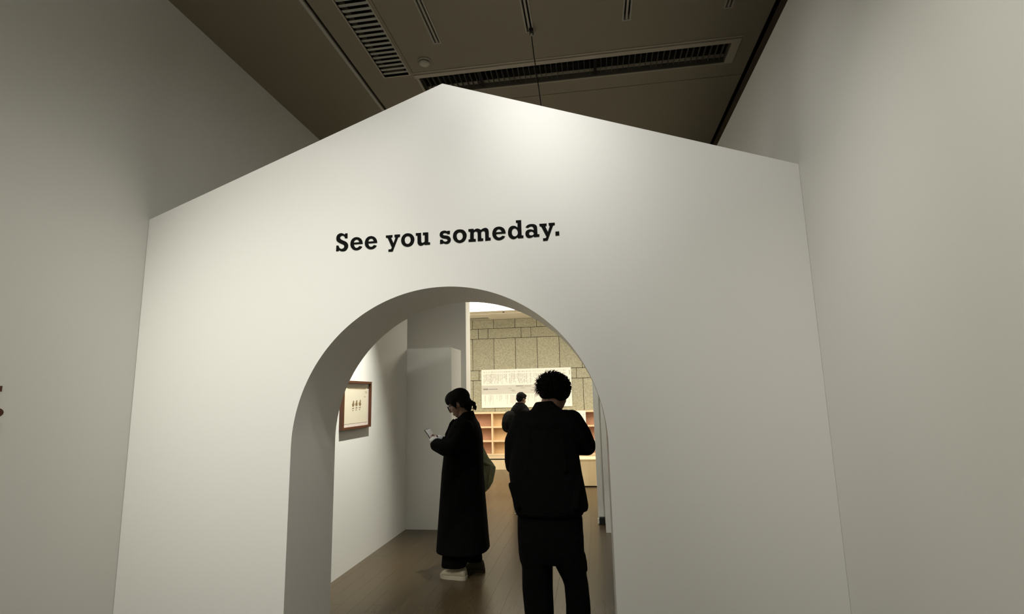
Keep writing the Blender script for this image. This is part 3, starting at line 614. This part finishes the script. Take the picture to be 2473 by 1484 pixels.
bm = bmesh.new()
coat = [(1.352, -0.365, -0.262, .062), (1.335, -0.388, -0.254, .080), (1.308, -0.413, -0.245, .125), (1.268, -0.440, -0.225, .172), (1.212, -0.474, -0.203, .192), (1.148, -0.500, -0.193, .196), (1.087, -0.514, -0.190, .196),
        (0.982, -0.525, -0.190, .196), (0.861, -0.540, -0.188, .200), (0.651, -0.555, -0.176, .212), (0.444, -0.570, -0.161, .226), (0.300, -0.580, -0.150, .236), (0.226, -0.586, -0.143, .240)]
loft(bm, [ering((a+b)/2, WY, z, (b-a)/2, w, 32, 2.5) for z, a, b, w in coat])
for s, ey, cy in ((-1, WY-0.175, WY-0.125), (1, WY+0.175, WY+0.060)):
    chain(bm, [((-0.305, WY+0.130*s, 1.235), 0.072), ((-0.345, WY+0.165*s, 1.14), 0.074), ((-0.405, ey, 1.060), 0.072), ((-0.48, (ey*2+cy)/3, 1.076), 0.067), ((-0.562, cy, 1.101), 0.057)])
# lapel and collar
loft(bm, [ering(-0.318+0.03*k, WY, 1.335+0.016*k*(1 if k < 2 else 0.9), 0.066-0.004*k, 0.075-0.004*k, 24, 2.2, 0.0) for k in (0,)] + [ering(-0.322, WY, 1.372, 0.054, 0.062, 24, 2.2, 0.012)])
tube(bm, [(-0.425, WY-0.05, 1.310), (-0.450, WY-0.055, 1.272), (-0.492, WY-0.05, 1.18), (-0.51, WY-0.03, 1.08)], [0.014, 0.020, 0.020, 0.012], 10)
tube(bm, [(-0.425, WY+0.05, 1.310), (-0.450, WY+0.055, 1.272), (-0.492, WY+0.05, 1.18), (-0.51, WY+0.03, 1.08)], [0.014, 0.020, 0.020, 0.012], 10)
for k in range(7):   # hanging folds
    a = 2*math.pi*k/7+0.4; tube(bm, [(-0.36+0.17*math.cos(a), WY+0.18*math.sin(a), 0.85), (-0.365+0.195*math.cos(a), WY+0.21*math.sin(a), 0.50), (-0.365+0.212*math.cos(a), WY+0.232*math.sin(a), 0.232)], [0.006, 0.014, 0.016], 10)
fuse('coat', bm, 'cloth', wp, 0.008, 3)
bm = bmesh.new()
for s, cy in ((-1, WY-0.120), (1, WY+0.055)): chain(bm, [((-0.572, cy, 1.112), 0.046), ((-0.590, cy+0.006*-s, 1.128), 0.042)])
fuse('shirt_cuff', bm, 'cuff', wp, 0.005, 2)
bm = bmesh.new()
loft(bm, [ering(-0.385, WY-0.01, 0.32, 0.145, 0.17, 28, 2.3), ering(-0.392, WY-0.03, 0.20, 0.142, 0.12, 28, 2.4), ering(-0.432, WY-0.060, 0.120, 0.104, 0.082, 28, 2.4), ering(-0.432, WY-0.060, 0.104, 0.102, 0.080, 28, 2.4)])
loft(bm, [ering(-0.37, WY+0.02, 0.32, 0.14, 0.15, 28, 2.3), ering(-0.325, WY+0.08, 0.20, 0.100, 0.09, 28, 2.4), ering(-0.305, WY+0.115, 0.100, 0.078, 0.068, 28, 2.4)])
fuse('wide_trousers', bm, 'cloth2', wp, 0.007, 3)
def sneaker(heel, toe, parent, up_m='shoe', so_m='sole', h=0.085, w=0.047, top=0.11):
    heel, toe = Vector(heel), Vector(toe); d = (toe-heel); L = d.length; d.normalize(); s = Vector((-d.y, d.x, 0))
    def sec(t, hw, z0, z1, n=18):
        c = heel+d*L*t; return [c+s*hw*math.cos(2*math.pi*i/n)+Vector((0, 0, z0+(z1-z0)*(0.5+0.5*math.sin(2*math.pi*i/n)))) for i in range(n)]
    bm = bmesh.new(); st = [(0.0, .55, .060), (0.05, .78, .098), (0.18, .86, top), (0.34, .88, top), (0.44, .92, .098), (0.56, 1.0, .082), (0.74, 1.02, .066), (0.88, .88, .056), (0.97, .52, .044), (1.0, .2, .034)]
    loft(bm, [sec(t, k*w, 0.012, z) for t, k, z in st]); u = fuse('shoe', bm, up_m, parent, 0.005, 3)
    bm = bmesh.new(); o1 = []
    pts = [(0.0, .30), (0.012, .48), (0.03, .62), (0.06, .76), (0.12, .83), (0.2, .87), (0.32, .89), (0.44, .93), (0.56, 1.0), (0.66, 1.03), (0.76, 1.02), (0.84, .95), (0.90, .82), (0.95, .64), (0.98, .44), (1.0, .2)]
    ol = [heel+d*L*(t+(0.012 if t > .9 else (-0.02 if t < 0.03 else 0)))+s*(k*w+0.004) for t, k in pts]+[heel+d*L*(t+(0.012 if t > .9 else (-0.02 if t < 0.03 else 0)))-s*(k*w+0.004) for t, k in reversed(pts)]
    loft(bm, [[q+Vector((0, 0, z)) for q in ol] for z in (0.0, 0.001, 0.026, 0.027)]); obj('sole', bm, so_m, u, True)
    bm = bmesh.new()
    for j in range(4):
        t = 0.50+0.065*j; c = heel+d*L*t; zt = 0.095-0.014*j-0.003
        tube(bm, [c+s*0.026+Vector((0, 0, zt-0.012)), c+Vector((0, 0, zt)), c-s*0.026+Vector((0, 0, zt-0.012))], 0.003, 6)
    obj('laces', bm, so_m, u, True)
sneaker((-0.330, WY-0.050, 0), (-0.560, WY+0.005, 0), wp)
sneaker((-0.215, WY+0.150, 0), (-0.435, WY+0.135, 0), wp, 'oliveshoe', 'oliveshoe')

# phone in her hands
ph = thing('phone', 'dark phone held by the person in long coat', 'phone', (-0.625, WY-0.06, 1.16))
ax = Vector((-0.60, 0.10, 0.78)).normalized(); nn = Vector((0.72, -0.42, 0.55)); nn = (nn-ax*nn.dot(ax)).normalized(); sd = ax.cross(nn)
pmx = Matrix((sd, ax, nn)).transposed().to_4x4(); pc = Matrix.Translation(Vector((-0.632, WY-0.052, 1.172)))
bm = B(-0.034, 0.034, -0.071, 0.071, -0.0042, 0.0040, bev=0.0035); bm.transform(pc@pmx); obj('shell', bm, 'phone', ph)
bm = B(-0.031, 0.031, -0.067, 0.067, 0.0040, 0.0046); bm.transform(pc@pmx); obj('screen', bm, 'screen', ph)
bm = B(-0.030, -0.006, 0.040, 0.066, -0.0062, -0.0042, bev=0.001); bm.transform(pc@pmx); obj('camera_bump', bm, 'phone', ph)

# olive bag hanging behind her
bg = thing('shoulder_bag', 'olive nylon bag hanging behind the person in long coat', 'bag', (-0.21, 2.19, 0.637))
bm = bmesh.new()
sec = [(1.065, -0.286, -0.249, 0.018), (1.009, -0.299, -0.223, 0.034), (0.95, -0.31, -0.194, 0.044), (0.902, -0.315, -0.155, 0.048), (0.859, -0.317, -0.126, 0.048), (0.81, -0.315, -0.135, 0.052), (0.729, -0.31, -0.155, 0.052), (0.672, -0.299, -0.192, 0.044), (0.637, -0.286, -0.229, 0.026)]
loft(bm, [ering((a+b)/2, 2.19, z, (b-a)/2, w, 26, 1.7) for z, a, b, w in sec])
tube(bm, [(-0.285, 2.145, 0.925), (-0.215, 2.141, 0.907), (-0.134, 2.178, 0.862)], [0.010, 0.013, 0.010], 8)
tube(bm, [(-0.262, 2.140, 0.888), (-0.228, 2.136, 0.806), (-0.238, 2.150, 0.664)], [0.006, 0.012, 0.006], 8)
tube(bm, [(-0.168, 2.152, 0.868), (-0.182, 2.145, 0.786), (-0.198, 2.155, 0.684)], [0.005, 0.008, 0.005], 8)
fuse('bag_body', bm, 'olive', bg, 0.006, 2)
bm = bmesh.new(); tube(bm, [(-0.266, 2.19, 1.055), (-0.27, 2.17, 1.15), (-0.28, 2.125, 1.27), (-0.31, 2.085, 1.315), (-0.36, 2.12, 1.24), (-0.33, 2.17, 1.12), (-0.285, 2.19, 1.05)], 0.008, 8); obj('strap', bm, 'olive', bg, True)

# ---- man in black jacket seen from behind, standing in the archway
MY = 0.45
mp = thing('person', 'person with tousled black hair seen from behind standing in archway', 'person', (0.51, MY, 0.0))
bm = bmesh.new()
mf, mu = Vector((0.42, 0.80, -0.36)), Vector((0.12, 0.32, 0.93))
P, hm = head_shapes(bm, (0.558, MY+0.040, 1.510), mf, mu)
capsule(bm, (0.548, MY+0.025, 1.49), (0.515, MY-0.005, 1.37), 0.056, 0.064)
ell(bm, (0.51, MY, 1.22), (0.17, 0.10, 0.19)); ell(bm, (0.51, MY, 0.95), (0.15, 0.10, 0.19))
for s, sh0, el0, wr in ((-1, (0.375, MY, 1.335), (0.312, MY+0.03, 1.112), (0.43, MY+0.235, 1.13)), (1, (0.655, MY, 1.335), (0.728, MY+0.045, 1.200), (0.60, MY+0.245, 1.17))):
    chain(bm, [((0.51, MY, 1.34), 0.07), (sh0, 0.046), (el0, 0.034), (wr, 0.025)])
hand_shapes(bm, (0.435, MY+0.240, 1.135), (0.55, 0.55, 0.45), (0.3, -0.6, 0.6), 1.0, 0.9, 1)
hand_shapes(bm, (0.595, MY+0.250, 1.172), (-0.55, 0.55, 0.35), (-0.3, -0.6, 0.6), 1.0, 0.9, -1)
for xx in (0.430, 0.645): chain(bm, [((0.51+(xx-0.51)*0.6, MY, 0.82), 0.080), ((xx, MY+0.005, 0.46), 0.050), ((xx, MY, 0.09), 0.042)])
fuse('body', bm, 'skin', mp, 0.0065, 3)
# tousled hair
bm = bmesh.new(); random.seed(41)
hc = Vector((0.560, MY+0.015, 1.552))
ell(bm, hc, (0.096, 0.100, 0.082), None, 28); ell(bm, hc+Vector((0.036, 0.0, -0.028)), (0.064, 0.085, 0.062)); ell(bm, hc+Vector((-0.044, 0.0, -0.012)), (0.050, 0.080, 0.060)); ell(bm, hc+Vector((-0.03, -0.01, -0.045)), (0.062, 0.070, 0.036))
core = fuse('hair', bm, 'hair', mp, 0.006, 2)
bm = bmesh.new()
for k in range(900):
    z = random.uniform(-0.5, 1.0); a = random.uniform(0, 2*math.pi); r = math.sqrt(max(0, 1-z*z))
    d = Vector((r*math.cos(a), r*math.sin(a), z)); b0 = hc+Vector((d.x*0.088, d.y*0.095, d.z*0.076)) + Vector((0.006, 0, -0.004))
    tang = (d.cross(Vector((random.uniform(-1, 1), random.uniform(-1, 1), random.uniform(-1, 1)))).normalized()*0.8+Vector((-0.25, 0, 0.05))).normalized()
    L = random.uniform(0.018, 0.036)*(1.3 if d.x < -0.2 and d.z > -0.3 else 1.0)*(0.75 if d.x > 0.4 else 1.0)
    tube(bm, [b0-d*0.008, b0+d*L*0.45+tang*L*0.25, b0+d*L*0.75+tang*L*0.8-Vector((0, 0, L*0.12))], [0.0036, 0.0026, 0.0004], 4)
o = obj('hair_tufts', bm, 'hair', core, True); o['kind'] = 'stuff'
# jacket
bm = bmesh.new()
tor = [(1.412, 0.405, 0.640, .075), (1.390, 0.374, 0.676, .092), (1.354, 0.342, 0.700, .108), (1.294, 0.318, 0.708, .124), (1.222, 0.300, 0.702, .132), (1.151, 0.288, 0.694, .136), (1.050, 0.280, 0.706, .138), (0.929, 0.293, 0.727, .142), (0.870, 0.303, 0.735, .144), (0.846, 0.308, 0.733, .143)]
loft(bm, [ering((a+b)/2, MY, z, (b-a)/2, w, 32, 2.6) for z, a, b, w in tor])
loft(bm, [ering(0.513, MY-0.002, 1.385, 0.118, 0.088, 28, 2.1), ering(0.508, MY, 1.425, 0.082, 0.078, 28, 2.1), ering(0.505, MY+0.004, 1.464, 0.058, 0.070, 28, 2.1, 0.004)])
chain(bm, [((0.372, MY, 1.345), 0.068), ((0.322, MY+0.002, 1.23), 0.068), ((0.307, MY+0.015, 1.120), 0.058), ((0.300, MY+0.045, 1.088), 0.052), ((0.40, MY+0.20, 1.125), 0.046)])
chain(bm, [((0.658, MY, 1.345), 0.068), ((0.706, MY+0.008, 1.265), 0.066), ((0.735, MY+0.030, 1.206), 0.058), ((0.742, MY+0.06, 1.190), 0.050), ((0.62, MY+0.215, 1.172), 0.045)])
for (p0, p1, r) in (((0.300, MY-0.10, 1.0), (0.34, MY-0.125, 0.88), 0.014), ((0.70, MY-0.10, 1.04), (0.67, MY-0.13, 0.88), 0.014), ((0.42, MY-0.118, 1.30), (0.40, MY-0.128, 1.08), 0.012), ((0.60, MY-0.118, 1.30), (0.62, MY-0.128, 1.08), 0.012)): capsule(bm, p0, p1, r, r)
jk = fuse('jacket', bm, 'cloth2', mp, 0.0075, 3)
bm = bmesh.new(); loft(bm, [ering(0.517, MY, 0.858, 0.208, 0.142, 36, 2.6), ering(0.512, MY, 0.842, 0.200, 0.142, 36, 2.6), ering(0.510, MY, 0.826, 0.194, 0.136, 36, 2.6)]); obj('waistband', bm, 'cloth2', jk, True)
bm = bmesh.new(); tube(bm, [(0.36, MY-0.122, 1.336), (0.44, MY-0.1375, 1.338), (0.53, MY-0.1395, 1.338), (0.61, MY-0.1335, 1.334)], 0.003, 6); obj('yoke_seam', bm, 'cloth2', jk, True)
for x, z, y in ((0.322, 0.836, -0.075), (0.640, 0.838, -0.115), (0.668, 0.852, -0.110)):
    bm = bmesh.new(); ell(bm, (x, MY+y, z), (0.005, 0.004, 0.005), None, 10); obj('snap_button', bm, 'metal', jk, True)
# trousers
bm = bmesh.new()
loft(bm, [ering(0.510, MY, z, w, d, 28, 2.4) for z, w, d in ((0.87, 0.175, 0.115), (0.80, 0.188, 0.122), (0.71, 0.189, 0.126), (0.62, 0.186, 0.120), (0.565, 0.180, 0.108))])
loft(bm, [ering((a+b)/2, MY+dy, z, (b-a)/2, d, 24, 2.3) for z, a, b, d, dy in ((0.70, 0.325, 0.522, .115, 0), (0.582, 0.333, 0.521, .108, 0), (0.535, 0.343, 0.518, .104, 0), (0.420, 0.340, 0.514, .098, 0.005), (0.281, 0.352, 0.516, .094, 0), (0.15, 0.352, 0.514, .094, -0.005), (0.035, 0.350, 0.512, .096, -0.01))])
loft(bm, [ering((a+b)/2, MY+dy, z, (b-a)/2, d, 24, 2.3) for z, a, b, d, dy in ((0.71, 0.512, 0.701, .115, 0), (0.623, 0.516, 0.700, .110, 0), (0.544, 0.534, 0.702, .104, 0), (0.478, 0.568, 0.710, .098, 0.005), (0.444, 0.580, 0.715, .096, 0.005), (0.340, 0.586, 0.722, .092, 0), (0.288, 0.584, 0.722, .092, 0), (0.15, 0.580, 0.722, .094, -0.005), (0.035, 0.576, 0.722, .096, -0.01))])
capsule(bm, (0.700, MY, 0.60), (0.712, MY, 0.52), 0.010, 0.006)
fuse('trousers', bm, 'cloth2', mp, 0.0075, 3)
sneaker((0.428, MY-0.085, 0), (0.405, MY+0.185, 0), mp, 'darkshoe', 'darkshoe', w=0.050)
sneaker((0.655, MY-0.085, 0), (0.710, MY+0.180, 0), mp, 'darkshoe', 'darkshoe', w=0.050)

# ---- visitor in the far room with a backpack
VY = 5.60
fp = thing('person', 'distant person in dark top with short black hair facing the sign', 'person', (-0.36, VY, 0.0))
bm = bmesh.new()
vf, vu = Vector((0.62, 0.74, -0.22)), Vector((0.14, 0.17, 0.97))
P, hm = head_shapes(bm, (-0.338, VY, 1.450), vf, vu, 0.86)
capsule(bm, (-0.345, VY, 1.41), (-0.370, VY-0.01, 1.31), 0.052, 0.058)
ell(bm, (-0.37, VY, 1.14), (0.14, 0.10, 0.18)); ell(bm, (-0.36, VY, 0.90), (0.13, 0.11, 0.18))
for s, sh0, el0, wr in ((-1, (-0.47, VY+0.06, 1.245), (-0.45, VY+0.14, 1.02), (-0.33, VY+0.27, 1.07)), (1, (-0.255, VY-0.08, 1.245), (-0.19, VY-0.03, 1.02), (-0.14, VY+0.16, 1.07))):
    chain(bm, [((-0.365, VY, 1.25), 0.06), (sh0, 0.046), (el0, 0.037), (wr, 0.025)])
hand_shapes(bm, (-0.325, VY+0.275, 1.075), (0.55, 0.6, 0.4), (0.2, -0.6, 0.6), 0.95, 0.9, 1)
hand_shapes(bm, (-0.135, VY+0.165, 1.075), (0.2, 0.8, 0.4), (-0.3, -0.6, 0.6), 0.95, 0.9, -1)
for q in (Vector((-0.43, VY+0.05, 0)), Vector((-0.29, VY-0.05, 0))): chain(bm, [(Vector((-0.36, VY, 0.80))*0.5+(q+Vector((0, 0, 0.80)))*0.5, 0.088), (q+Vector((0, 0, 0.45)), 0.056), (q+Vector((0, 0, 0.09)), 0.04)])
fuse('body', bm, 'skin', fp, 0.008, 3)
bm = bmesh.new(); ell(bm, P(-0.016, 0, 0.036), (0.084, 0.068, 0.074), hm, 24); ell(bm, P(-0.048, 0, 0.0), (0.050, 0.060, 0.057), hm); ell(bm, P(0.04, 0, 0.066), (0.047, 0.053, 0.034), hm)
random.seed(8)
for k in range(60):
    a = random.uniform(0, 6.28); z = random.uniform(0.1, 1); r = math.sqrt(1-z*z); d = Vector((r*math.cos(a), r*math.sin(a), z)); b0 = P(-0.01+d.x*0.09, d.y*0.074, 0.036+d.z*0.082)
    capsule(bm, b0, b0+(hm@d)*0.010, 0.007, 0.003, 8, 2)
fuse('hair', bm, 'hair', fp, 0.005, 1)
bm = bmesh.new()
loft(bm, [ering(-0.365, VY, z, w, d, 26, 2.3) for z, w, d in ((1.400, .060, .060), (1.375, .074, .072), (1.345, .108, .092), (1.28, .150, .112), (1.18, .160, .122), (1.0, .160, .126), (0.80, .166, .132), (0.74, .166, .132))])
chain(bm, [((-0.47, VY+0.06, 1.245), 0.062), ((-0.45, VY+0.14, 1.02), 0.056), ((-0.345, VY+0.255, 1.06), 0.044)])
chain(bm, [((-0.262, VY-0.08, 1.24), 0.062), ((-0.19, VY-0.03, 1.02), 0.056), ((-0.145, VY+0.14, 1.06), 0.044)])
fuse('sweater', bm, 'cloth3', fp, 0.009, 3)
bm = bmesh.new(); loft(bm, [ering(-0.36, VY, z, w, d, 24, 2.3) for z, w, d in ((0.82, .150, .118), (0.72, .158, .125), (0.62, .156, .122))])
for q in (Vector((-0.43, VY+0.05, 0)), Vector((-0.29, VY-0.05, 0))): loft(bm, [ering(q.x, q.y, z, w, w*1.05, 20, 2.2) for z, w in ((0.70, .094), (0.45, .080), (0.2, .072), (0.04, .074))])
fuse('trousers', bm, 'cloth2', fp, 0.009, 3)
sneaker((-0.475, VY+0.005, 0), (-0.33, VY+0.215, 0), fp, 'darkshoe', 'darkshoe'); sneaker((-0.335, VY-0.095, 0), (-0.18, VY+0.105, 0), fp, 'darkshoe', 'darkshoe')

bk = thing('backpack', 'dark backpack worn by the distant person in far room', 'bag', (-0.56, VY-0.1, 0.93))
bm = bmesh.new(); dv = Vector((0.62, 0.74, 0)).normalized(); sv = Vector((-dv.y, dv.x, 0)); cb = Vector((-0.512, VY-0.175, 0))
def bsec(z, t, w, off=0.0, n=22):
    c_ = cb-dv*off; return [c_+dv*t*math.copysign(abs(math.cos(a))**0.7, math.cos(a))+sv*w*math.copysign(abs(math.sin(a))**0.7, math.sin(a))+Vector((0, 0, z)) for a in [2*math.pi*i/n for i in range(n)]]
loft(bm, [bsec(1.275, .02, .04, -0.03), bsec(1.255, .045, .075, -0.02), bsec(1.22, .066, .098, -0.008), bsec(1.16, .080, .112), bsec(1.08, .088, .116, .006), bsec(1.02, .084, .110, .006), bsec(0.975, .066, .090, .0), bsec(0.950, .035, .055, -0.01)])
bb = fuse('bag_body', bm, 'cloth3', bk, 0.008, 2)
bm = bmesh.new(); loft(bm, [bsec(1.13, .012, .05, .080), bsec(1.11, .020, .066, .080), bsec(1.03, .020, .066, .080), bsec(1.01, .012, .05, .076)]); obj('front_pocket', bm, 'cloth2', bk, True)
for s in (-1, 1):
    bm = bmesh.new(); a0 = cb+sv*0.07*s+dv*0.07
    tube(bm, [a0+Vector((0, 0, 1.22)), a0+dv*0.05+Vector((0, 0, 1.275)), a0+dv*0.13+Vector((0, 0, 1.325)), a0+dv*0.21+Vector((0, 0, 1.290)), a0+dv*0.268+Vector((0, 0, 1.20)), a0+dv*0.275+sv*0.03*s+Vector((0, 0, 1.08)), a0+dv*0.12+sv*0.085*s+Vector((0, 0, 0.97)), a0+dv*0.01+sv*0.03*s+Vector((0, 0, 0.98))], 0.013, 8); obj('strap', bm, 'cloth2', bk, True)
